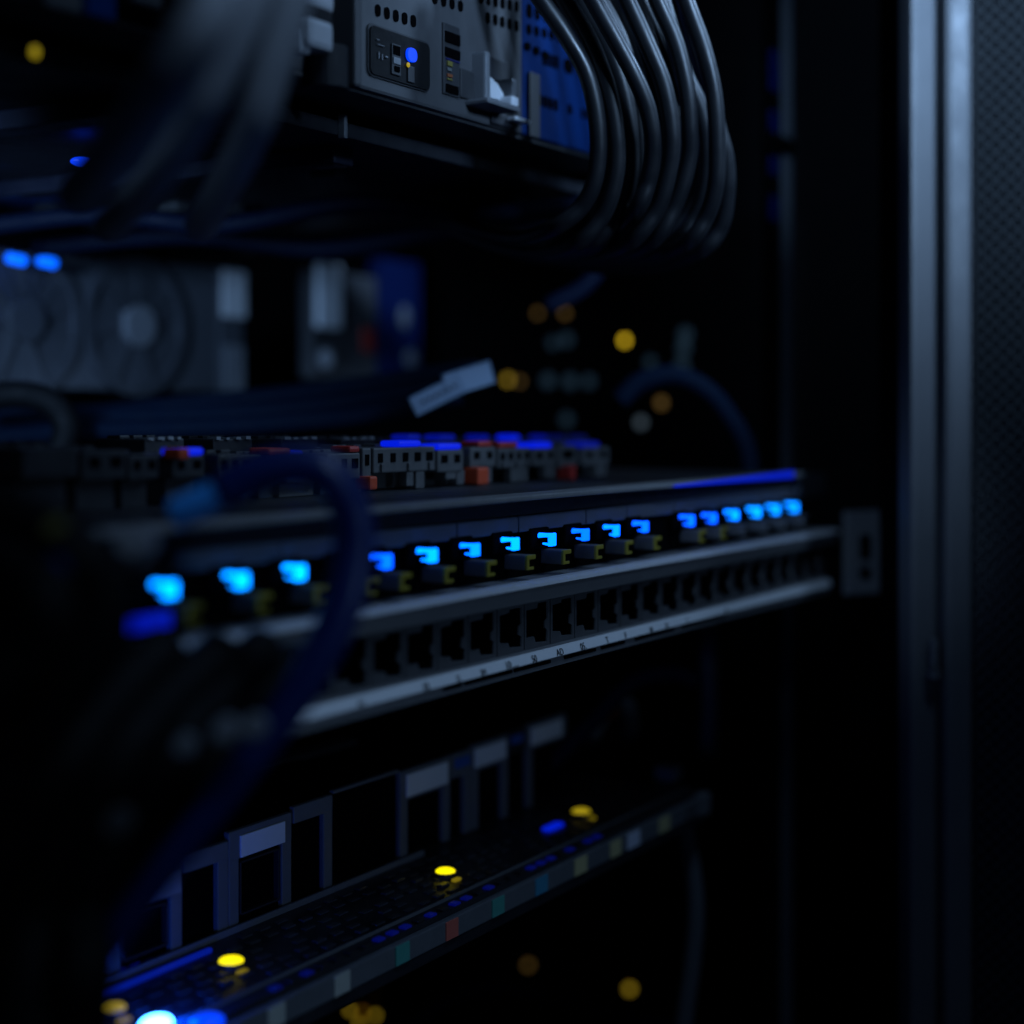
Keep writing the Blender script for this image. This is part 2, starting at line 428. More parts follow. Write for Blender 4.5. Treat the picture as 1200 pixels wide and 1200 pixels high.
# release latch by the bezel: bright cup with arm
lt = MB()
def fbox(mb, a0, b0, a1, b1, y0, y1, bev=.0006):
    mb.box(XY(a0, y0), XY(a1, y0), y0, y1, ZY((a0 + a1) / 2, b1, y0), ZY((a0 + a1) / 2, b0, y0), bev)
fbox(lt, 540, 84, 568, 118, YS - .0012, YS + .001); lt.build('latch_plate', 'server_dark_grey', sv)
lt = MB()
fbox(lt, 569, 60, 575, 120, YS - .006, YS + .001, .001)
fbox(lt, 572, 119, 610, 126, YS - .010, YS + .001, .001)
fbox(lt, 600, 92, 606, 121, YS - .006, YS + .001, .001)
la = lt.build('latch', 'steel', sv)
mb = MB()
pts = [pY(574.5, 90, YS - .004), pY(583, 98, YS - .004), pY(590, 110, YS - .004), pY(589, 118, YS - .004), pY(574.5, 114, YS - .004)]
mb.prism(pts, Vector((0, .003, 0)))
fbox(mb, 599.5, 113, 608, 124, YS - .009, YS - .003, .0006)
fbox(mb, 604, 138, 622, 143, YS - .005, YS, .0006)
mb.build('latch_tab', 'bright_plastic', la)
mb = MB(); fbox(mb, 575, 70, 598, 96, YS - .0012, YS + .001); fbox(mb, 577, 134, 604, 148, YS - .0014, YS + .001); mb.build('latch_recess', 'chassis_black', la)
# left ear with thumb screw
mb = MB(); mb.box(XY(300, YS), XY(348, YS), YS - .002, YS + .004, zb + .004, .197, .001)
mb.box(XY(396, YS), XY(404.5, YS), YS - .007, YS + .004, zb - .002, .197, .001); er = mb.build('mounting_ear', 'server_grey', sv)
mb = MB()
fbox(mb, 362, 22, 392, 58, YS - .016, YS - .001, .002); fbox(mb, 353, 34, 366, 64, YS - .014, YS - .001, .002); fbox(mb, 361, -20, 393, 12, YS - .014, YS - .001, .002)
mb.build('catch', 'bright_plastic', er)
mb = MB(); mb.cyl(pY(381, 80, YS - .009), UP, .0072, .013, 24); mb.cyl(pY(381, 93, YS - .009), UP, .0058, .006, 24); fbox(mb, 364, 8, 390, 26, YS - .0145, YS - .002, .001)
mb.build('thumb_screw', 'chassis_black', er)
mb = MB(); mb.box(XY(401, YS + .02), XY(405, YS + .02), YS + .019, YS + .022, ZY(402, 142, YS), ZY(402, 112, YS), .0004); mb.build('guide_pin', 'steel', sv)

# support shelf beneath the server
sh = thing('rack_shelf', 'dark support shelf right under the grey server', 'shelf', Vector((0.52, 0.6, 0.098)))
MB().box(0.26, 0.765, 0.347, 0.85, 0.098, 0.1005, 0.0006).build('shelf_plate', 'shelf_navy', sh)
MB().box(0.26, 0.765, 0.345, 0.3468, 0.0975, 0.1028, 0.0004).build('front_flange', 'chassis_black', sh)
mb = MB()
for xx in (0.36, 0.47, 0.6, 0.70): mb.box(xx, xx + .012, 0.36, 0.84, 0.0915, 0.0978, .0008)
mb.build('underside_rib', 'shelf_navy', sh)
mb = MB()
for (px, py, sx, sz) in ((155, 251, .020, .003), (270, 262, .022, .003), (205, 243, .01, .002), (262, 242, .012, .002), (58, 250, .008, .004), (385, 184, .008, .004), (385, 205, .008, .002), (100, 262, .008, .002)):
    c = pZ(px, py, 0.095); mb = MB(); mb.box(c.x - sx / 2, c.x + sx / 2, c.y - .006, c.y + .006, c.z - sz, c.z + sz, .001); mb.build('cable_clip', 'server_grey', sh)

# ================================================================== COILED CABLES (right)
def coil(pts, D, r=.0039, dd=0.05):
    n = len(pts); return [pD(px, py, D + dd * (i / (n - 1)) ** 2 + (.10 * max(0, i - (n - 4)) / 3)) for i, (px, py) in enumerate(pts)]
OFF = -9
coils = [
 ([(795, -60), (813, 0), (832, 53), (845, 107), (849, 160), (848, 213), (837, 253), (812, 286), (760, 303), (690, 300), (610, 280)], .600, 'outermost full-height cable of the dark coil, with the brightest edge'),
 ([(800, -60), (816, 20), (836, 90), (851, 152), (860, 187), (861, 227), (853, 267), (827, 296), (770, 312), (700, 312), (620, 290)], .622, 'cable bulging farthest out at the bottom of the dark coil'),
 ([(770, -60), (785, 0), (811, 85), (827, 120), (837, 160), (837, 208), (824, 253), (790, 290), (730, 305), (650, 296), (590, 270)], .615, 'cable emerging behind its neighbour partway down the dark coil'),
 ([(758, -60), (779, 0), (800, 48), (813, 101), (817, 147), (816, 187), (800, 240), (773, 283), (720, 302), (650, 300), (580, 272)], .596, 'smooth black cable third in from the coil edge'),
 ([(715, -60), (744, 0), (768, 53), (787, 101), (796, 155), (793, 197), (779, 245), (747, 284), (700, 300), (630, 295), (560, 265)], .590, 'black cable at the middle of the coil, with a wide grey sheen'),
 ([(725, -60), (753, 0), (775, 50), (793, 100), (803, 155), (802, 200), (788, 245), (757, 285), (700, 304), (630, 300), (560, 275)], .618, 'cable tucked behind the widest sheen of the coil'),
 ([(670, -60), (704, 0), (728, 43), (752, 88), (768, 128), (774, 170), (769, 210), (752, 250), (715, 285), (650, 300), (570, 280)], .584, 'cable crossing from the bezel to the middle of the coil'),
 ([(690, -60), (722, 0), (742, 45), (757, 95), (765, 140), (766, 190), (756, 235), (728, 279), (680, 298), (610, 290), (540, 262)], .612, 'thin dim cable behind the crossing cable of the coil'),
 ([(640, -60), (672, 0), (700, 48), (720, 100), (730, 150), (731, 200), (716, 251), (682, 286), (630, 296), (570, 280), (510, 250)], .592, 'second dim cable from the inside of the coil'),
 ([(620, -60), (655, 0), (682, 45), (706, 95), (718, 150), (718, 200), (702, 245), (668, 278), (620, 290), (560, 275), (500, 245)], .606, 'dim cable between the two innermost strands of the coil'),
 ([(600, -60), (643, 0), (672, 42), (697, 88), (709, 145), (708, 200), (692, 240), (656, 268), (610, 278), (550, 262), (490, 235)], .588, 'innermost black cable of the coil, lying over the blue bezel'),
 ([(655, -60), (690, 0), (718, 48), (738, 100), (747, 150), (747, 205), (733, 250), (700, 284), (650, 298), (580, 284), (520, 255)], .598, 'dim cable filling the dark middle of the coil, behind the crossing cable'),
 ([(680, -60), (712, 0), (736, 48), (750, 100), (757, 150), (757, 200), (744, 248), (712, 284), (660, 300), (590, 285), (530, 258)], .606, 'dark cable beside the dim one in the middle of the coil'),
 ([(735, -60), (763, 0), (790, 60), (806, 110), (825, 165), (829, 205), (815, 250), (783, 288), (730, 306), (660, 300), (590, 275)], .632, 'deepest cable showing between the outer strands of the coil'),
]
for pts, D, lab in coils:
    P = coil([(a + OFF, b) for a, b in pts], D)
    solo(MB().tube(P, .0033, 14, 7), 'network_cable', 'cable_coil', lab, 'cable', P[0], 'dark cables looped beside the server')

# thick blurred cables, upper left, near the lens
thick = [
 ([(352, -80), (340, 0), (318, 80), (298, 145), (272, 200), (235, 265)], [.33, .33, .335, .345, .37, .42], .0043, 'cable_grey', 'thick grey blurred cable hanging closest to the server ear'),
 ([(310, -80), (292, 0), (264, 70), (230, 135), (188, 200), (130, 265)], [.30, .30, .305, .315, .34, .39], .0040, 'cable_grey', 'thick grey blurred cable in the middle of the upper hanging bunch'),
 ([(275, -80), (252, 0), (222, 55), (190, 105), (150, 160), (95, 225)], [.27, .27, .275, .285, .31, .36], .0049, 'cable_grey', 'widest pale blurred cable of the upper hanging bunch'),
]
for pts, Ds, r, m_, lab in thick:
    P = [pD(a, b, d + .045) for (a, b), d in zip(pts, Ds)]
    solo(MB().tube(P, r * 1.12, 16, 8), 'hanging_cable', m_, lab, 'cable', P[0], 'thick cables hanging near the lens')

# ================================================================== NETWORK SWITCH
YW = 0.279
XR = XY(942, YW)
ns = thing('network_switch', 'black network switch with a row of glowing blue lights above the patch panel', 'network switch', Vector((0.5, 0.4, -0.056)))
MB().box(0.215, XR + .006, 0.2895, 0.60, -0.0555, -0.0276, 0.0006).build('chassis', 'chassis_black', ns)
MB().box(0.215, XR, 0.2788, 0.2893, -0.0291, -0.0271, 0.0006).build('top_lip', 'lip_metal', ns)
MB().profile([(0.2892, -.0301), (0.2875, -.0301), (0.2852, -.0343), (0.2892, -.0343)], 0.215, XR).build('sloped_face', 'block_dark', ns)
# blue reflection on the right of the lip, drawn as a glowing strip
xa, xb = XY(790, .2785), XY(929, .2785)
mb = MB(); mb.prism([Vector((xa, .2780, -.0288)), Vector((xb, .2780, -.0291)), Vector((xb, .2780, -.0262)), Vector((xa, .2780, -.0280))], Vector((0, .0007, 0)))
mb.build('lip_reflection', 'glow_blue_soft', ns)
leds = [198, 282, 350, 413, 452, 505, 555, 602, 645, 684, 720, 754, 808, 834, 860, 886, 908, 930]
# label plates, one per pair of ports
px_edges = [215, 330, 428, 536, 608, 687, 735, 790, 846, 893, 940]
for i in range(len(px_edges) - 1):
    x0, x1 = XY(px_edges[i], .2845), XY(px_edges[i + 1], .2845)
    MB().box(x0 + .0004, x1 - .0004, .2845, .2893, -.0402, -.0347, .0005).build('label_plate', 'plate_grey', ns)
mb = MB()
mb.box(0.215, XR, .2865, .2893, -.0555, -.0405).build('port_face', 'rack_black', ns)
for i, p in enumerate(leds):
    xc = XY(p + 3.5, YW)                                    # centre of the lit front plate
    # dark arched recess over each light
    mb = MB(); mb.box(xc - .0075, xc + .006, .2838, .2863, -.0468, -.0392, .0010); hs = mb.build('port_housing', 'hole_black', ns)
    mb = MB()
    w = .0026; h = .0022; zc = -.0433
    w = .0023 * random.uniform(.9, 1.08); h *= random.uniform(.92, 1.06); zc += random.uniform(-.0002, .0002); pr = random.uniform(.0044, .0056)
    mb.box(xc - w, xc + w, YW, YW + .0010, zc - h, zc + h, .0005)
    ru = h * random.uniform(.36, .44); rl = h * random.uniform(.27, .35)
    mb.tube([Vector((xc - .0002, YW + .0006, zc + h - ru)), Vector((xc - .0006, YW + pr * .5, zc + h - ru * .9)), Vector((xc - w * .7, YW + pr, zc + h - ru))], [ru, ru * .86, ru * 1.12], 12, 4)
    mb.ball(Vector((xc - w * .7, YW + pr, zc + h - ru)), ru * 1.15, 1, 1, 1, 12)
    mb.tube([Vector((xc, YW + .0006, zc - h + rl)), Vector((xc - .0004, YW + pr * .4, zc - h + rl * 1.1)), Vector((xc - w * .5, YW + pr * random.uniform(.6, .8), zc - h + rl * 1.5))], [rl * 1.3, rl, rl * .8], 10, 4)
    lo = mb.build('port_light', 'led_near' if i < 3 else (random.choice(('led_cyan', 'led_azure', 'led_pale')) if i < 15 else 'led_far'), ns)
    lo.data.materials.append(MATS['hole_black'])              # underside and back blacked out to limit blue spill onto the plugs
    for f in lo.data.polygons:
        if f.normal.z < -.7 or f.normal.y > .6: f.material_index = 1
    MB().box(xc - .0016, xc + .0014, YW + .0012, YW + .0048, zc - .0010, zc + .0007).build('light_latch', 'hole_black', ns)
    # plug below: grey side, yellow C-shaped face
    xq = xc + .0062; zq = -.0497; y0 = .2768; hw = .0029; hh = .0025
    pl = MB().box(xq - hw, xq + hw, y0 + .0009, .2862, zq - hh, zq + hh, .0005).build('plug', 'plug_grey' if i != 12 else 'plug_grey', ns)
    mb = MB()
    mb.box(xq - hw, xq - hw + .0014, y0, y0 + .001, zq - hh, zq + hh, .0002)
    mb.box(xq - hw + .0014, xq + hw, y0 + .0001, y0 + .001, zq + hh - .0015, zq + hh, .0002)
    mb.box(xq - hw + .0014, xq + hw - .0012, y0 + .0001, y0 + .001, zq - hh, zq - hh + .0010, .0002)
    mb.build('plug_face', 'plug_yellow' if i < 14 else 'plug_grey', pl)
    MB().box(xq - hw + .0014, xq + hw - .0002, y0 + .0005, y0 + .0012, zq - hh + .001, zq + hh - .0015).build('plug_hole', 'hole_black', pl)
# rounded end block on the right of the switch
MB().box(XR + .0005, XY(962, .285), .281, .31, -.0405, -.0285, .003).build('end_cap', 'block_dark', ns)

# ================================================================== PATCH PANEL
YP = 0.281; PX0 = 0.262; PX1 = XY(980, .2755)
pp = thing('patch_panel', 'grey patch panel with a row of empty sockets and a white label strip', 'patch panel', Vector((0.52, 0.3, -0.0867)))
mb = MB(); mb.profile([(.32, -.0558), (.2782, -.0558), (.2758, -.0561), (.2744, -.0568), (.2740, -.0576), (.2746, -.0582), (.2762, -.0630), (.2775, -.0634), (.2812, -.0637), (.32, -.0637)], PX0, PX1)
mb.build('top_rail', 'patch_grey', pp)
MB().profile([(.2779, -.05565), (.2756, -.0559), (.2741, -.0567), (.27365, -.0576), (.2739, -.0577), (.2745, -.0567), (.2759, -.05615), (.2779, -.0559)], PX0, PX1).build('edge_highlight', 'patch_highlight', pp)  # paler strip: highlight of the upward lip put into the colour
# ports
HOLE = [(.08, .24), (.38, .24), (.44, .10), (.88, .06), (.90, .32), (.80, .38), (.80, .52), (.90, .58), (.90, .95), (.52, .95), (.50, .84), (.08, .84)]
HOLE2 = [(.10, .26), (.42, .22), (.46, .12), (.90, .08), (.91, .30), (.78, .36), (.80, .54), (.90, .58), (.90, .93), (.46, .93), (.44, .86), (.10, .84)]
def port_mesh(w, h, hole, depth=.013):
    mb = MB(); bm = mb.bm
    ov = [bm.verts.new((x, 0, z)) for x, z in ((.0003, 0), (w - .0003, 0), (w - .0003, h), (.0003, h))]
    iv = [bm.verts.new((x * w, 0, z * h)) for x, z in hole]
    es = [bm.edges.new((ov[i], ov[(i + 1) % 4])) for i in range(4)]
    ie = [bm.edges.new((iv[i], iv[(i + 1) % len(iv)])) for i in range(len(iv))]
    bmesh.ops.triangle_fill(bm, edges=es + ie, use_beauty=True)
    n = len(iv)
    iv1 = [bm.verts.new((v.co.x + (w * .5 - v.co.x) * .03, .0005, v.co.z + (h * .5 - v.co.z) * .04)) for v in iv]
    iv2 = [bm.verts.new((v.co.x, depth, v.co.z)) for v in iv1]
    for A, B in ((iv, iv1), (iv1, iv2)):
        for i in range(n): bm.faces.new((A[i], A[(i + 1) % n], B[(i + 1) % n], B[i]))
    bm.faces.new(iv2)
    for f in bm.faces: f.material_index = 0
    for v in iv2:
        for f in v.link_faces: f.material_index = 1  # deep walls blackened to stand for the dark inside the socket
    ov2 = [bm.verts.new((v.co.x, .004, v.co.z)) for v in ov]
    for i in range(4): bm.faces.new((ov[(i + 1) % 4], ov[i], ov2[i], ov2[(i + 1) % 4]))
    return mb
PITCH = .01760; XP0 = XY(395 - 4, YP) - PITCH * 4; ZP0, ZP1 = -.0799, -.0639
protos = [port_mesh(PITCH, ZP1 - ZP0, HOLE), port_mesh(PITCH, ZP1 - ZP0, HOLE2)]
pm = []
for k, mb in enumerate(protos):
    o = mb.build('port', 'port_grey', pp, local=True); o.data.materials.append(MATS['hole_black']); pm.append(o)
cm = MB()
for k in range(8): cm.box(PITCH * (.20 + .062 * k), PITCH * (.20 + .062 * k) + .0004, .0105, .0125, .0112, .0117)
ct = cm.build('contacts', 'gold', pm[0], local=True)
rb = bb_world(pp)
NPORT = 0
for i in range(30):
    x = XP0 + PITCH * i
    if x + PITCH > PX1 - .004: break
    src = pm[i % 2]
    o = src if i < 2 else src.copy()
    if i >= 2: COL.objects.link(o); o.parent = pp
    o.location = Vector((x, YP, ZP0)) - rb
    c = ct if i == 0 else ct.copy()
    if i: COL.objects.link(c)
    c.parent = o; NPORT += 1
XE = XP0 + PITCH * NPORT
MB().box(XE + .0002, PX1 - .001, YP + .0002, YP + .01, ZP0, ZP1, .0004).build('blank_cover', 'port_grey', pp)
MB().box(PX0, XP0 - .0002, YP + .0002, YP + .01, ZP0, ZP1, .0004).build('blank_cover', 'port_grey', pp)
MB().box(XY(150, .2765), XY(200, .2765), .2762, .2768, -.0518, -.0480, .0006).build('blue_reflection', 'reflection_blue', ns)  # glowing patch painted for the blue reflection under the first light
# label holder and strip
MB().profile([(.30, -.0800), (.2812, -.0800), (.2785, -.0802), (.2776, -.0834), (.2772, -.0868), (.279, -.0872), (.30, -.0866)], PX0, PX1 - .004).build('label_holder', 'patch_grey', pp)
XS1 = XY(972, .277)
strip = MB().profile([(.2778, -.0801), (.2768, -.0802), (.2758, -.0833), (.2768, -.0834)], PX0, XS1).build('label_strip', 'paper', pp)
mb = MB()
xx = PX0 + .01
for (a, b) in ((545, 600), (603, 645), (662, 698), (705, 732), (745, 790), (520, 541), (800, 850)):
    x0, x1 = XY(a, .277), XY(b, .277)
    mb.box(x0, x1, .2767, .2776, -.0853, -.0841, .0002)
mb.build('holder_slots', 'hole_black', pp)
tilt = Matrix.Rotation(math.pi / 2 - math.radians(18), 4, 'X')
for (px, t, sz) in ((564, 'SM', .0028), (593, '10:.....', .0036), (624, '50', .0034), (653, 'AD', .0035), (681, '05.', .0035), (711, 'T', .0035), (733, 'F', .0035), (762, '08', .0028), (780, '50', .0028), (805, 'T', .0028), (535, '1L', .0031), (497, 'E8', .0031), (420, 'A1', .0031), (850, '06', .0028)):
    text_mesh(t, sz, 'ink', strip, Vector((XY(px, .2757), .2756, -.08315)), tilt)
# right ear: bent bracket with slots
a, b = pY(992, HOR, .273), pD(1042, HOR, .815)
ax = b - a; nn = Vector((-ax.y, ax.x, 0)).normalized(); nn = nn if nn.dot(FW) > 0 else -nn
z0, z1 = ZY(1015, 695, .268), ZY(1015, 598, .268)
c = (a + b) / 2 + nn * .0015; c.z = (z0 + z1) / 2
ear = MB().obox(c, ax, nn * .003, Vector((0, 0, z1 - z0)), .0008).build('mounting_ear', 'patch_grey', pp)
mb = MB()
for (pxc, y0, y1) in ((1011, 626, 656), (1011, 664, 679)):
    cc = pD(pxc, (y0 + y1) / 2, .807); cc = cc - nn * .0015
    mb.obox(cc, ax.normalized() * .0062, nn * .003, Vector((0, 0, (y1 - y0) * .81 / 1900)), .0012)
mb.build('ear_slot', 'hole_black', ear)
MB().box(PX1 + .0003, a.x + .004, .2765, .30, z0 + .004, z1 - .006, .0008).build('ear_return', 'rack_black', pp)

# ================================================================== CONNECTOR BLOCKS on the switch
YB = 0.34; ZT = -.0275
def block(px0, px1, ytop, ybot, label, cap=None, capm='cap_blue', holes=3, legs=(), tab=None, tabm='orange_plastic', Y=YB, body='block_grey'):
    x0, x1 = XY(px0, Y), XY(px1, Y); pc = (px0 + px1) / 2
    zt, zl = ZY(pc, ytop, Y), ZY(pc, ybot, Y)
    t = thing('connector_block', label, 'connector', Vector(((x0 + x1) / 2, Y + .01, ZT)), 'connector blocks on top of the switch')
    mb = MB()
    mb.box(x0, x1, Y, Y + .022, zl, zt, .0006)
    mb.box(x0 + .002, x1 - .002, Y + .012, Y + .022, ZT + .0002, zl + .001, .0004)       # rear foot
    if not legs: mb.box(x0 + .001, x1 - .001, Y + .004, Y + .012, ZT + .0002, zl + .0008)
    if legs and holes > 2:                                                                # latch ears on the face
        for fx in (.12, .55, .9):
            xx = x0 + (x1 - x0) * fx; mb.box(xx - .0009, xx + .0009, Y - .0009, Y + .0004, zl + (zt - zl) * .05, zl + (zt - zl) * .36, .0002)
    for k in range(3):                                                                    # ribs along the top
        xx = x0 + (x1 - x0) * (k + .5) / 3
        mb.box(xx - .0022, xx + .0022, Y + .012, Y + .018, zt - .0002, zt + .0010, .0003)
    mb.build('body', body, t)
    if holes:
        mb = MB(); w = (x1 - x0) / holes
        for k in range(holes):
            xx = x0 + w * (k + .5); hw = w * .27 * random.uniform(.6, 1.05)
            mb.box(xx - hw, xx + hw, Y - .0003, Y + .001, zl + (zt - zl) * .42, zl + (zt - zl) * .78)
        mb.build('slots', 'hole_black', t)
    if legs:
        mb = MB()
        for (a, b, yb) in legs: mb.box(XY(a, Y), XY(b, Y), Y + .0005, Y + .004, max(ZT + .0002, ZY(a, yb, Y)), zl + .0004, .0004)
        mb.build('leg', body, t)
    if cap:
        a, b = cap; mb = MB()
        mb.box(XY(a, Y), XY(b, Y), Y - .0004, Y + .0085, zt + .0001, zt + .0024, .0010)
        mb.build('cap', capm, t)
    if tab:
        a, b, y0, y1 = tab; mb = MB()
        mb.box(XY(a, Y), XY(b, Y), Y - .004, Y + .003, ZY(a, y1, Y), ZY(a, y0, Y), .0008); mb.build('tab', tabm, t)
    return t
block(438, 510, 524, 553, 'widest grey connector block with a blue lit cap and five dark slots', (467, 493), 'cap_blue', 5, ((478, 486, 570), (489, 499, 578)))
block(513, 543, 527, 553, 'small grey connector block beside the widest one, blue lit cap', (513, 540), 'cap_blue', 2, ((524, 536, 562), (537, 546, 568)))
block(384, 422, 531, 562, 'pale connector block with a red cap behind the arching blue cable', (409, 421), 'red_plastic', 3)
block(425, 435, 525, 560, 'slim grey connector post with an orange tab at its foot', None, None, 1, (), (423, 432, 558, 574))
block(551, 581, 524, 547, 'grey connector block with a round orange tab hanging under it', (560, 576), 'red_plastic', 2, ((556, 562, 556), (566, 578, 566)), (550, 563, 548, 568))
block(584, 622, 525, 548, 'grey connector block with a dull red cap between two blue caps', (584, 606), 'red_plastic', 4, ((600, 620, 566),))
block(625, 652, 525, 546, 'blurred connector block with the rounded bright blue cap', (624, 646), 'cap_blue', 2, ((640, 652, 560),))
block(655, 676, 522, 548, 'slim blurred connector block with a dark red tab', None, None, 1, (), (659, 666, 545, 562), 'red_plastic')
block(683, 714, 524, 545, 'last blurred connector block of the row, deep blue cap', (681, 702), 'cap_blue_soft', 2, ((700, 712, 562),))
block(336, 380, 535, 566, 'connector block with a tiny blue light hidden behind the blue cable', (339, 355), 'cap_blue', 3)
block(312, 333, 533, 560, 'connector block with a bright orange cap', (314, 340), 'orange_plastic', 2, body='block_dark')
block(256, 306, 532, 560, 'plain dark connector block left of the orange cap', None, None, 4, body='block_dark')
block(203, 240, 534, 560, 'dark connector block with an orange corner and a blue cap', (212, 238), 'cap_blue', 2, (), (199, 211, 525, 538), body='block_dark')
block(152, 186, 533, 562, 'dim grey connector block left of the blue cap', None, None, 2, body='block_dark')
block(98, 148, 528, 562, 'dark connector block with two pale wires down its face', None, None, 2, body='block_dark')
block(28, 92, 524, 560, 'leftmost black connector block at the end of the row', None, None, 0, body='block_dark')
# second row behind, lower in the picture's depth
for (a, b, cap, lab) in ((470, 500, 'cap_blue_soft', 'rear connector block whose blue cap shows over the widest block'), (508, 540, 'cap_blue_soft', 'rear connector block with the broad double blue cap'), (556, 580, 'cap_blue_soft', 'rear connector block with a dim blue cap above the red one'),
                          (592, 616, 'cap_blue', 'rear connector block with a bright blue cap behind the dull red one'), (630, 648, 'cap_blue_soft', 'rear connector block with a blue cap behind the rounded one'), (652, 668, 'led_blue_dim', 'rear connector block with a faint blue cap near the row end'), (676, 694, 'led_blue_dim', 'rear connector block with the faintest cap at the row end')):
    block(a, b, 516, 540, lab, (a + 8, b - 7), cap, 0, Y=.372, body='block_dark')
for (a, b, lab) in ((400, 440, 'rear black connector block with small pale painted rim glints, behind the slim post'), (330, 372, 'rear black connector block behind the tiny blue light'), (250, 296, 'rear black connector block behind the plain dark one'), (170, 216, 'rear black connector block behind the orange corner')):
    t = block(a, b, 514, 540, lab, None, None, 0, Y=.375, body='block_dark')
    mb = MB(); x0, x1 = XY(a, .375), XY(b, .375); zt = ZY((a + b) / 2, 514, .375)
    for k in range(4):
        xx = x0 + (x1 - x0) * (k + .15) / 4
        mb.box(xx, xx + (x1 - x0) * random.uniform(.07, .17), .3742, .3785, zt - .0003, zt + .0004 + random.random() * .0004)
    mb.build('rim_glint', 'print_grey', t)  # pale dashes painted as glints along the top edges

# ================================================================== LOWER TRAY
YT = 0.31; YM = 0.363; ZD = -.1735
tr = thing('equipment_tray', 'black tray unit with coloured stickers along its front edge, below the patch panel', 'equipment', Vector((0.45, 0.35, -0.188)))
TX1 = XY(829, YT)
MB().box(0.16, TX1, YT + .003, 0.52, -.1815, ZD, .0005).build('deck', 'tray_black', tr)
fs = MB().box(0.16, TX1, YT, YT + .0028, -.1826, -.1753, .0005).build('front_strip', 'tray_strip', tr)
MB().box(0.16, TX1, YT + .0005, YT + .05, -.187, -.1829, .0005).build('bottom_lip', 'chassis_black', tr)
MB().box(0.16, TX1, .3193, .3202, ZD, ZD + .0012, .0002).build('ridge', 'module_grey', tr)
MB().box(0.16, XY(490, YM), YM - .003, YM - .0018, ZD, ZD + .0022, .0002).build('ridge', 'module_grey', tr)
mb = MB()
x = .17
while x < TX1 - .02:
    for k, yy in enumerate((.3235, .3295, .3355, .3415, .3475, .3535)):
        if random.random() < .8:
            xo = x + .003 * (k % 2)
            mb.box(xo, xo + .0052, yy, yy + .0026, ZD, ZD + random.uniform(.0003, .0009), .0003)
    x += .0092
mb.build('deck_key', 'deck_speckle', tr)
mb = MB(); x = XY(318, .3145); k = 0
while x < XY(700, .3145):
    MB().box(x, x + .0040, .3132, .3162, ZD, ZD + .0009, .0003).build('indicator', 'led_blue_dim' if random.random() < .5 else 'block_dark', tr)
    x += .0076
mb.bm.free()
for (px, w, m_) in ((323, 10, 'sticker_cream'), (400, 9, 'sticker_cream'), (471, 8, 'sticker_green'), (529, 7, 'sticker_red'), (583, 7, 'sticker_green'), (634, 7, 'sticker_teal'), (680, 7, 'sticker_yellow'), (721, 6, 'sticker_yellow'), (742, 7, 'sticker_white'), (778, 6, 'sticker_yellow'), (240, 12, 'sticker_cream'), (809, 5, 'plug_grey')):
    MB().box(XY(px - w, YT), XY(px + w, YT), YT - .0005, YT + .0003, -.1821, -.1757, .0001).build('sticker', m_, tr)
MB().box(TX1 - .008, TX1 + .002, YT - .001, YT + .004, -.184, -.174, .001).build('end_bracket', 'module_grey', tr)
MB().box(XY(788, YT + .02), XY(800, YT + .02), YT + .02, YT + .03, ZD, ZD + .007, .001).build('end_bracket', 'steel', tr)
# yellow lamps on the deck
for (px, py, s_, m_) in ((271, 1126, 1.0, 'led_yellow'), (522, 1021, .95, 'led_yellow'), (681, 951, 1.0, 'led_yellow_dim'), (133, 1181, .9, 'led_yellow_dim')):
    c = pZ(px, py, ZD + .0022)
    b_ = MB(); b_.cyl(Vector((c.x, c.y, ZD + .001)), UP, .0040 * s_, .0021, 20); bs = b_.build('lamp_base', 'block_dark', tr)
    b_ = MB(); b_.ball(c, .0040 * s_, 1, 1, .36, 18); b_.build('yellow_lamp', m_, bs)
    c2 = c + Vector((-.0020, -.0062, -.0016)); b_ = MB(); b_.box(c2.x - .002, c2.x + .002, c2.y - .001, c2.y + .001, ZD, ZD + .001, .0003); b_.build('lamp_window', 'lamp_dim', bs)
# blue lamps at the near end
for (px, py, r, m_) in ((183, 1200, .0042, 'led_white_blue'), (243, 1198, .0045, 'led_blue')):
    c = pZ(px, py, ZD + .002); MB().ball(c, r, 1.2, 1, .5, 16).build('blue_lamp', m_, tr)
y_ = pZ(190, 1136, ZD + .001).y
MB().box(pZ(126, 1166, ZD + .001).x, pZ(246, 1112, ZD + .001).x, y_ - .0008, y_ + .0008, ZD, ZD + .0016, .0004).build('deck_glow', 'deck_glow_blue', tr)  # added glowing strip standing for the blue lamp's light on the deck
for k in range(7):
    q = pZ(140 + 16 * k, 1136 - 8.5 * k, ZD + .001); MB().box(q.x - .002, q.x + .002, q.y - .0010, q.y + .0010, ZD, ZD + .0012, .0004).build('indicator', 'led_blue_dim', tr)
c = pZ(648, 968, ZD + .001); MB().box(c.x - .006, c.x + .006, c.y - .002, c.y + .002, ZD, ZD + .0015, .0004).build('blue_lamp', 'glow_blue_soft', tr)
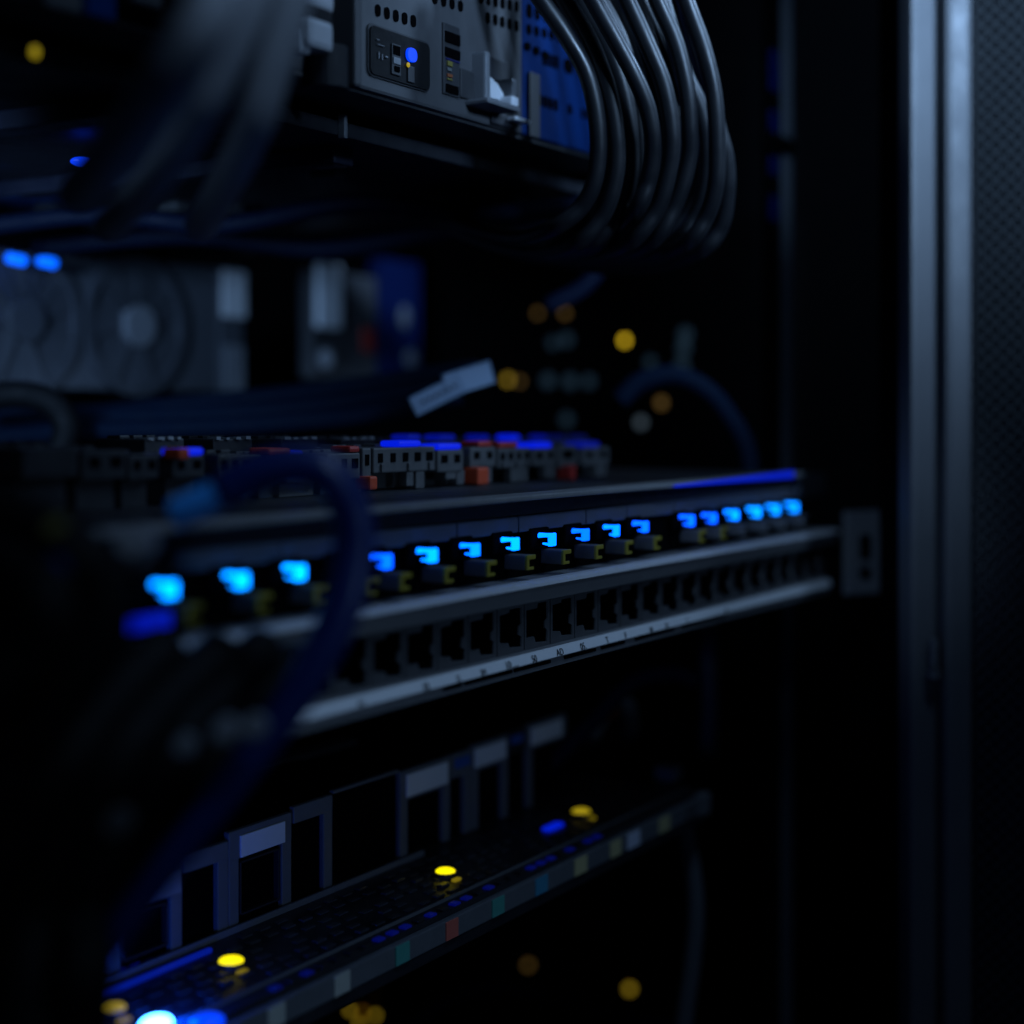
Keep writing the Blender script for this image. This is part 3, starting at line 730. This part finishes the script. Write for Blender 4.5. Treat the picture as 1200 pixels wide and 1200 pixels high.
# modules standing on the tray
ZM = ZD + .0005
def module(px0, px1, ytop_l, label, lab=None, labm='paper', posts=(True, True), name='line_module', Y=YM, inner=True, band=None, dark=False):
    x0, x1 = XY(px0, Y), XY(px1, Y); zt = ZY(px0, ytop_l, Y)
    t = thing(name, label, 'module', Vector(((x0 + x1) / 2, Y + .02, ZM)), 'modules standing on the tray')
    mg = 'module_grey'
    bh = band if band else .010
    mb = MB()
    mb.box(x0, x1, Y, Y + .0025, zt - bh, zt, .0005)
    pw = .0052
    if posts[0]: mb.box(x0, x0 + pw, Y + .0001, Y + .0024, ZM, zt - bh + .0006, .0005)
    if posts[1]: mb.box(x1 - pw, x1, Y + .0001, Y + .0024, ZM, zt - bh + .0006, .0005)
    mb.build('frame', 'block_dark' if dark else mg, t)
    mb = MB(); mb.box(x0 + .0004, x1 - .0004, Y + .0027, Y + .12, ZM, zt - .0012, .0005); mb.build('housing', 'hole_black', t)
    if inner:
        mb = MB()
        a, b, zz0, zz1 = x0 + pw + .001, x1 - pw - .001, ZM + .003, zt - bh - .0012
        for g in ((a, a + .0008, zz0, zz1), (b - .0008, b, zz0, zz1), (a, b, zz1 - .0008, zz1), (a, b, zz0, zz0 + .0008)):
            mb.box(g[0], g[1], Y + .0004, Y + .0026, g[2], g[3], .0002)
        mb.build('inner_rim', 'block_dark', t)
    if lab:
        a, b, h0, h1 = lab
        mb = MB(); mb.box(XY(a, Y), XY(b, Y), Y - .0006, Y + .0004, zt - h1, zt - h0, .0002); mb.build('label_plate', labm, t)
    return t
module(128, 214, 1040, 'half-hidden module with a dim label behind the blue cable', (150, 211, .002, .0092), 'print_grey')
module(216, 268, 1003, 'open grey-framed module left of the white-labelled one', None, posts=(False, True), inner=False, band=.006)
m3 = module(268.5, 342, 976, 'grey-framed module with a clear white label, black opening beneath', (281, 333, .0022, .0096))
module(344.5, 390, 946, 'narrow module shaped as an upside-down grey L', None, posts=(False, True), inner=False, band=.006)
module(391, 468.5, 927, 'plain black boxy module without any label', None, posts=(False, False), inner=False, band=.0012)
module(469.5, 528, 905, 'module with a wide pale label right of the black box', (476, 524, .0018, .0105), posts=(True, True), inner=False, band=.0118)
module(529, 552.5, 885, 'slim module with a small blue label', (533, 550, .002, .0062), 'label_blue', posts=(False, True), inner=False)
module(553.5, 596, 874, 'module with a pale label between two blue-labelled ones', (556, 592, .0018, .0095), inner=False, band=.0112)
module(597, 617, 858, 'slim dark module with the second blue label', (599, 612, .002, .0058), 'label_blue', posts=(False, False), inner=False, dark=True)
module(618, 664, 850, 'last blurred module with a pale label', (622, 658, .0018, .0095), posts=(True, False), inner=False, band=.0112)
# small print and a dark ledge behind
MB().box(XY(300, YM + .05), XY(420, YM + .05), YM + .05, YM + .06, -.148, -.138, .0005).build('rear_ledge', 'block_dark', tr)
# orange tagged plug at the tray's far end
t = thing('tagged_plug', 'grey plug with an orange band behind the last tray module', 'plug', pY(715, 850, .40))
P = [pY(690, 865, .40), pY(705, 835, .40), pY(722, 815, .40), pY(735, 830, .40), pY(738, 860, .41)]
MB().tube(P, .0045, 12, 6).build('boot', 'module_grey', t)
MB().tube([pY(708, 838, .397), pY(712, 826, .397), pY(717, 815, .397)], .0048, 12, 4).build('band', 'orange_plastic', t)

# ================================================================== FOREGROUND CABLES
bc = thing('blue_cable', 'blurred blue patch cable arching in front of the patch panel', 'cable', pD(385, 560, .40))
path = [(262, 577), (300, 556), (345, 546), (385, 556), (410, 595), (414, 650), (398, 720), (360, 795), (305, 875), (235, 965), (160, 1060), (90, 1160), (50, 1260)]
P = [pD(a, b, .380 - .003 * max(0, i - 5)) for i, (a, b) in enumerate(path)]
MB().tube(P, [.0049, .0050, .0050, .0050, .0051, .0048, .0042, .0040, .0038, .0036], 18, 8).build('jacket', 'cable_blue', bc)
MB().tube([pD(206, 602, .382), pD(225, 594, .381), pD(264, 576, .380)], .0038, 16, 5).build('plug_boot', 'boot_blue', bc)
black = [
 ([(345, 775), (300, 815), (250, 880), (195, 955), (130, 1040), (70, 1130), (20, 1230)], .375, .0050, 'black cable lying just left of the blurred blue cable'),
 ([(310, 760), (255, 815), (200, 880), (140, 960), (80, 1050), (25, 1150), (-20, 1260)], .362, .0058, 'thick black cable running diagonally across the panel end'),
 ([(260, 765), (200, 820), (140, 890), (80, 970), (25, 1060), (-30, 1170)], .350, .0060, 'black cable in the middle of the dark foreground bundle'),
 ([(195, 760), (130, 825), (75, 895), (20, 975), (-40, 1070)], .340, .0062, 'black cable toward the dark edge of the foreground bundle'),
 ([(130, 750), (70, 815), (10, 890), (-50, 980)], .335, .0060, 'black cable at the outside of the foreground bundle'),
 ([(-60, 590), (20, 610), (80, 640), (120, 690), (110, 760), (50, 830), (-30, 880)], .33, .0060, 'black cable curling back beside the first blue light'),
 ([(-60, 640), (10, 660), (55, 700), (50, 760), (0, 800), (-60, 820)], .32, .0058, 'short black cable curl inside the larger dark curl'),
 ([(60, 1030), (85, 1080), (95, 1140), (90, 1240)], .34, .0068, 'black cable hanging straight down beside the tray end'),
 ([(20, 1000), (35, 1080), (35, 1240)], .335, .0075, 'black cable hanging at the dark corner of the picture'),
]
for pts, D, r, lab in black:
    P = [pD(a, b, D + (.035 * (1 - i / 2.0) if i < 2 else 0)) for i, (a, b) in enumerate(pts)]
    solo(MB().tube(P, r, 14, 8), 'power_cable', 'cable_black', lab, 'cable', P[0], 'black cables in the foreground bundle')

for (px, py, D, r, m_, lab) in ((215, 876, .345, .0015, 'print_grey', 'pale added glint, brightest of the blurred row left of the blue cable'), (262, 859, .35, .0019, 'print_grey', 'grey added glint in the middle of the blurred row'), (296, 855, .352, .0018, 'print_grey', 'grey added glint nearest the blue cable'),
                                (156, 640, .345, .0026, 'print_grey', 'grey added glint above the first blue light'), (70, 668, .325, .0024, 'server_blue', 'dim blue added glint at the dark left edge'), (64, 620, .325, .0014, 'mark_yellow', 'dim amber added glint above the blue glint at the left edge'), (135, 968, .335, .0018, 'block_grey', 'dim grey added glint low beside the hanging black cable')):  # blue one: blue light on grey put into the colour
    c = pD(px, py, D); mb = MB(); mb.cyl(c, FW * -1 + UP * .3, r, r * 2.2, 18); mb.cyl(c + FW * r * 1.6, FW, r * 1.5, r * 2.5, 18)  # added bits standing in for blurred glints on the black cables
    solo(mb, 'cable_glint', m_, lab, 'plug', c, 'added glints in the foreground bundle')

# ================================================================== REAR EQUIPMENT
YF = 0.62
x0, x1 = XY(-70, YF), XY(281, YF); z0, z1 = ZY(285, 460, YF), ZY(285, 317, YF)
fu = thing('fan_unit', 'grey rear fan unit with two round fans, seen blurred through the gap', 'fan unit', Vector(((x0 + x1) / 2, YF + .05, z0)))
MB().box(x0, x1, YF, YF + .12, z0, z1, .002).build('housing', 'fan_grey', fu)
MB().box(XY(255, YF), x1 + .001, YF - .0015, YF + .0, z0, z1, .0006).build('edge_trim', 'fan_grey', fu)
MB().box(XY(257, YF), XY(284, YF), YF - .0030, YF - .0016, ZY(270, 372, YF), z1 - .001, .0006).build('latch_label', 'fan_trim', fu)
MB().box(XY(259, YF), XY(282, YF), YF - .0030, YF - .0016, z0 + .001, ZY(270, 405, YF), .0006).build('latch_label', 'fan_mid', fu)
for (px, py, r) in ((155, 382, .036), (22, 375, .036)):
    c = pY(px, py, YF)
    f = MB().ring(c + Vector((0, -.002, 0)), Vector((0, -1, 0)), r * .92, r * 1.04, .005, 48).build('fan', 'fan_dark', fu)
    mb = MB(); mb.cyl(c + Vector((0, -.0004, 0)), Vector((0, -1, 0)), r * .92, .0012, 40); mb.build('fan_well', 'fan_dark', f)
    mb = MB()
    for k in range(7):
        a = 2 * math.pi * k / 7 + .3
        d = Vector((math.cos(a), 0, math.sin(a))); e = Vector((-math.sin(a), 0, math.cos(a)))
        mb.prism([c + d * r * .3 + e * r * .12 + Vector((0, -.003, 0)), c + d * r * .88 + e * r * .34 + Vector((0, -.0025, 0)), c + d * r * .9 - e * r * .1 + Vector((0, -.0015, 0)), c + d * r * .3 - e * r * .12 + Vector((0, -.0015, 0))], Vector((0, -.001, 0)))
    mb.build('fan_blades', 'fan_dark', f)
    mb = MB(); mb.cyl(c + Vector((0, -.004, 0)), Vector((0, -1, 0)), r * .30, .006, 30); mb.build('fan_hub', 'fan_mid' if px > 100 else 'fan_dark', f)
# blue pill lights above the fan unit
for (px, py) in ((19, 304), (55, 307)):
    c = pY(px, py, YF - .02); t_ = .0022
    mb = MB(); mb.tube([c + Vector((-.0046, 0, .0004)), c + Vector((.0046, 0, -.0004))], .0025, 12, 3); mb.build('blue_light', 'led_pill', fu)
MB().box(XY(-60, YF), XY(90, YF), YF - .02, YF - .001, z1 - .004, z1 + .012, .001).build('light_bracket', 'rack_black', fu)
# rear power supply with blue flank
YR = 0.60
ps = thing('power_supply', 'grey rear power supply with a white handle and a blue side, blurred', 'power supply', pY(420, 440, YR))
z0, z1 = ZY(400, 444, YR), ZY(400, 312, YR)
MB().box(XY(366, YR), XY(442, YR), YR, YR + .010, z0, z1 - .004, .002).build('housing', 'psu_dark', ps)
MB().box(XY(367, YR), XY(394, YR), YR - .005, YR - .0005, ZY(380, 385, YR), z1, .002).build('handle', 'handle_white', ps)
MB().ball(pY(382, 420, YR - .004), .006, 1, .6, 1).build('knob', 'fan_mid', ps)
MB().box(XY(424, YR), XY(436, YR), YR - .002, YR - .0002, ZY(430, 412, YR), ZY(430, 385, YR), .0005).build('label', 'red_plastic', ps)
MB().box(XY(445, YR), XY(492, YR), YR - .001, YR + .010, z0 - .003, ZY(470, 305, YR), .002).build('side_cover', 'blue_panel', ps)
MB().ball(pY(474, 372, YR - .003), .005, 1, .5, 1.6).build('screw_head', 'fan_grey', ps)
MB().ball(pY(481, 420, YR - .003), .006, 1, .5, 1).build('screw_head', 'fan_grey', ps)
# power strip on the far side wall with small lamps and glowing glints
pu = thing('power_strip', 'dark vertical power strip with tiny lamps and glowing glints on the far side wall', 'power strip', pX(690, 600, .92))
A, B = pX(560, 486, .92), pX(880, 486, .92)
MB().box(.918, .944, .36, .62, -.16, .12, .002).build('housing', 'rack_black', pu)
for (px, py, r, m_) in ((732, 399, .0024, 'bokeh_yellow'), (595, 445, .0026, 'bokeh_orange'), (609, 447, .0022, 'bokeh_brown'), (630, 367, .0022, 'bokeh_brown'), (662, 367, .0024, 'bokeh_brown'),
                        (751, 447, .0030, 'glint_white'), (751, 495, .0032, 'glint_white'), (668, 447, .0045, 'glint_teal'), (642, 446, .0045, 'glint_teal'), (690, 447, .004, 'glint_teal'), (664, 398, .0042, 'glint_teal'), (648, 402, .0036, 'glint_teal'),  # white and teal ones are no lamps: screw glints given a glow
                        (803, 392, .0045, 'glint_teal'), (801, 408, .0045, 'glint_teal'), (799, 428, .0045, 'glint_teal'), (762, 424, .0035, 'glint_teal'), (664, 492, .0042, 'glint_teal'), (775, 472, .003, 'bokeh_brown'),
                        (738, 1159, .0020, 'bokeh_orange'), (619, 1131, .0022, 'bokeh_brown')):
    X_ = .914 if py < 900 else .80
    if py < 900:
        MB().ball(pX(px, py, X_), r, .5, 1, 1, 12).build('lamp', m_, pu)  # lamps, but the white and teal ones are screw glints given a glow
# brass terminals below the tray
bt = thing('terminal_box', 'dark box with brass terminals low beneath the tray', 'terminal', pY(430, 1185, .55))
MB().box(XY(360, .62), XY(560, .62), .60, .70, -.46, -.33, .002).build('housing', 'rack_black', bt)
for (px, py) in ((410, 1184), (440, 1190), (421, 1200)):
    MB().ball(pY(px, py, .585), .0018, 1, 1, 1).build('terminal', 'bokeh_orange', bt)  # the brass shine is given as glow of the terminals themselves
for px in (425, 443):
    c = pY(px, 1170, .59); MB().box(c.x - .0025, c.x + .0025, c.y, c.y + .004, c.z - .03, c.z + .012, .0006).build('bus_bar', 'brass', bt)
MB().ball(pX(738, 1159, .925), .0024).build('lamp', 'bokeh_orange', bt)
MB().ball(pX(619, 1131, .925), .0022).build('lamp', 'bokeh_brown', bt)
MB().box(.93, .944, .40, .60, -.46, -.36, .002).build('side_plate', 'rack_black', bt)
# upper-left box edge with lamps
ub = thing('side_module', 'dark module with a yellow lamp in the upper corner behind the hanging cables', 'equipment', pY(40, 60, .318))
MB().box(XY(-140, .318), XY(286, .318), .3205, .3255, .1105, .20, .001).build('housing', 'rack_black', ub)
MB().ball(pY(41, 61, .3195), .0013, 1, .6, 1.15).build('lamp', 'led_yellow_dim', ub)
MB().box(XY(98, .318), XY(132, .318), .3165, .3203, ZY(115, 22, .318), .20, .001).build('blue_tab', 'server_blue', ub)
MB().box(XY(50, .318), XY(92, .318), .3165, .3203, ZY(70, 12, .318), .20, .001).build('grey_tab', 'server_grey', ub)
MB().box(XY(152, .318), XY(186, .318), .3165, .3203, ZY(160, 4, .318), .20, .001).build('grey_tab', 'server_grey', ub)
MB().ball(pZ(97, 190, .0905), .0036, 1.4, 1, .5).build('lamp', 'led_blue', sh)

# loose cables behind the connector blocks
loose = [
 ([(-60, 505), (80, 492), (200, 488), (320, 482), (430, 466), (505, 452), (555, 440)], .77, .0050, 'cable_navy', 'navy cable running behind the connector blocks under the white tag'),
 ([(-60, 478), (90, 486), (220, 474), (340, 462), (450, 448), (500, 440), (560, 434)], .80, .0048, 'cable_navy', 'navy cable just above its neighbour behind the blocks'),
 ([(-60, 516), (100, 506), (260, 500), (400, 490), (480, 478), (540, 462)], .745, .0050, 'cable_navy', 'lowest navy cable grazing the tops of the blocks'),
 ([(-40, 470), (20, 462), (60, 472), (78, 500), (70, 530)], .72, .0062, 'cable_black', 'black cable bending down at the end of the block row'),
 ([(725, 470), (750, 448), (790, 440), (828, 458), (855, 490), (874, 525), (880, 570), (880, 620)], .80, .0052, 'cable_navy', 'dim blue cable arching down beside the mounting rail'),
 ([(-20, 266), (120, 252), (260, 264), (420, 238), (560, 252), (680, 240)], .70, .0042, 'cable_navy2', 'dim navy cable sagging under the server shelf'),
 ([(40, 290), (220, 276), (380, 292), (520, 272), (640, 258)], .76, .0046, 'cable_navy2', 'lower dim navy cable under the server shelf'),
 ([(560, 268), (630, 240), (700, 232), (720, 270), (690, 330), (640, 360)], .78, .0044, 'cable_navy2', 'dim navy loop of cable below the coil'),
 ([(640, 900), (690, 850), (740, 800), (790, 790), (815, 800)], .74, .0040, 'cable_navy2', 'dim cable rising behind the far end of the tray'),
 ([(440, 1235), (540, 1165), (640, 1165), (760, 1200), (860, 1240)], .88, .0040, 'cable_navy2', 'dim cable sagging in the dark below the tray'),
 ([(829, 715), (830, 770), (832, 830), (829, 885)], .84, .0048, 'module_grey', 'grey cable hanging vertically under the far end of the patch panel'),
 ([(798, 945), (808, 1000), (815, 1060), (812, 1120), (800, 1210)], .76, .0042, 'tray_strip', 'dim grey cable curving down from the tray end'),
]
for pts, D, r, m_, lab in loose:
    P = [pD(a, b, D) for a, b in pts]
    solo(MB().tube(P, r, 12, 8), 'loose_cable', m_, lab, 'cable', P[0], 'loose cables inside the rack')
# white cable tag
tg = thing('cable_tag', 'pale blue-white folded cable tag sticking up behind the connector blocks', 'tag', pD(530, 460, .66))
a, b = pD(484, 477, .700), pD(540, 449, .705); ax = b - a; az = Vector((0, 0, 1)) * .0082
nrm = ax.cross(az).normalized()
MB().obox((a + b) / 2, ax, nrm * .0012, (az - ax * (az.dot(ax) / ax.length_squared)).normalized() * .0085, .0004).build('flag', 'tag_blue', tg)
a2, b2 = pD(522, 455, .705), pD(577, 438, .715); ax2 = b2 - a2; azz = (UP - ax2 * (UP.dot(ax2) / ax2.length_squared)).normalized()
MB().obox((a2 + b2) / 2 + azz * .001 - FW * .002, ax2, ax2.cross(azz).normalized() * .0012, azz * .0100, .0004).build('flag', 'tag_blue', tg)
mb = MB()
for k in range(6):
    q = a + ax * (.22 + .13 * k) - FW * .0012
    mb.obox(q, ax * .06, nrm * .0003, (az - ax * (az.dot(ax) / ax.length_squared)).normalized() * .0016)
mb.build('print', 'ink', tg)

# ================================================================== LIGHTS
def aim(o, tgt): o.rotation_euler = (Vector(tgt) - o.location).to_track_quat('-Z', 'Y').to_euler()
def spot(name, loc, tgt, energy, size_deg, blend, radius, col):
    l = bpy.data.lights.new(name, 'SPOT'); l.energy = energy; l.spot_size = math.radians(size_deg); l.spot_blend = blend
    l.shadow_soft_size = radius; l.color = col
    o = bpy.data.objects.new(name, l); o.location = loc; COL.objects.link(o); aim(o, tgt); return o
LC = (.38, .62, 1.0)
spot('ceiling_spot', Vector((.413, -.007, .60)), (.52, .30, .0), 3.6, 64, 1.0, .07, LC)
spot('post_spot', Vector((.35, -.40, .33)), (.69, .205, .35), 54.0, 62, 1.0, .08, LC)  # added spot, no such lamp; brightens the tops of the posts
spot('coil_spot', Vector((.90, -.10, .42)), (.64, .28, .14), 10.0, 34, 1.0, .03, LC)  # added unseen spot for highlights on the coil's right edges
spot('front_spot', Vector((.30, -.25, .0)), (.46, .36, -.14), 1.2, 44, 1.0, .04, LC)  # added low spot to brighten the modules on the tray
spot('corner_spot', Vector((.12, -.10, .30)), (.235, .20, .085), 1.3, 34, 1.0, .03, LC)  # added spot that lifts the thick hanging cables
spot('left_spot', Vector((.034, .137, .12)), (.775, .27, -.075), 3.0, 14, 1.0, .02, LC)  # added narrow spot to make the patch panel ear visible
spot('rail_spot', Vector((.163, -.077, .20)), (.80, .318, .16), 6.0, 13, 1.0, .01, LC)  # added narrow spot so that the mounting rail shows
spot('rear_spot', Vector((.20, .40, .07)), (.67, .62, .055), 4.6, 50, 1.0, .03, (.32, .57, 1.0))  # added unseen spot inside the rack, brightens fan unit and power supply
pl_ = bpy.data.lights.new('blue_lamp_glow', 'POINT'); pl_.energy = .06; pl_.color = (0, .06, 1); pl_.shadow_soft_size = .004
po_ = bpy.data.objects.new('blue_lamp_glow', pl_); COL.objects.link(po_); po_.location = pZ(205, 1185, ZD + .005) + Vector((0, 0, 0))

w = bpy.data.worlds.new('World'); S.world = w; w.use_nodes = True
w.node_tree.nodes['Background'].inputs[0].default_value = (.12, .3, 1.0, 1)
w.node_tree.nodes['Background'].inputs[1].default_value = .006

# ================================================================== CAMERA
cam = bpy.data.cameras.new('camera'); co = bpy.data.objects.new('camera', cam); COL.objects.link(co)
co.location = (0, 0, 0); co.rotation_euler = (math.pi / 2, 0, TH - math.pi / 2)
cam.sensor_width = 36; cam.lens = 36 * FPX / 1200; cam.shift_y = (HOR - 600) / 1200
cam.clip_start = .01; cam.clip_end = 20
cam.dof.use_dof = True; cam.dof.focus_distance = .565; cam.dof.aperture_fstop = cam.lens / 15.0
cam.dof.aperture_blades = 0
S.camera = co
S.view_settings.view_transform = 'Standard'; S.view_settings.look = 'None'
S.view_settings.exposure = 0; S.view_settings.gamma = 1
S.cycles.use_denoising = True
S.cycles.sample_clamp_indirect = 3.0
S.cycles.max_bounces = 6
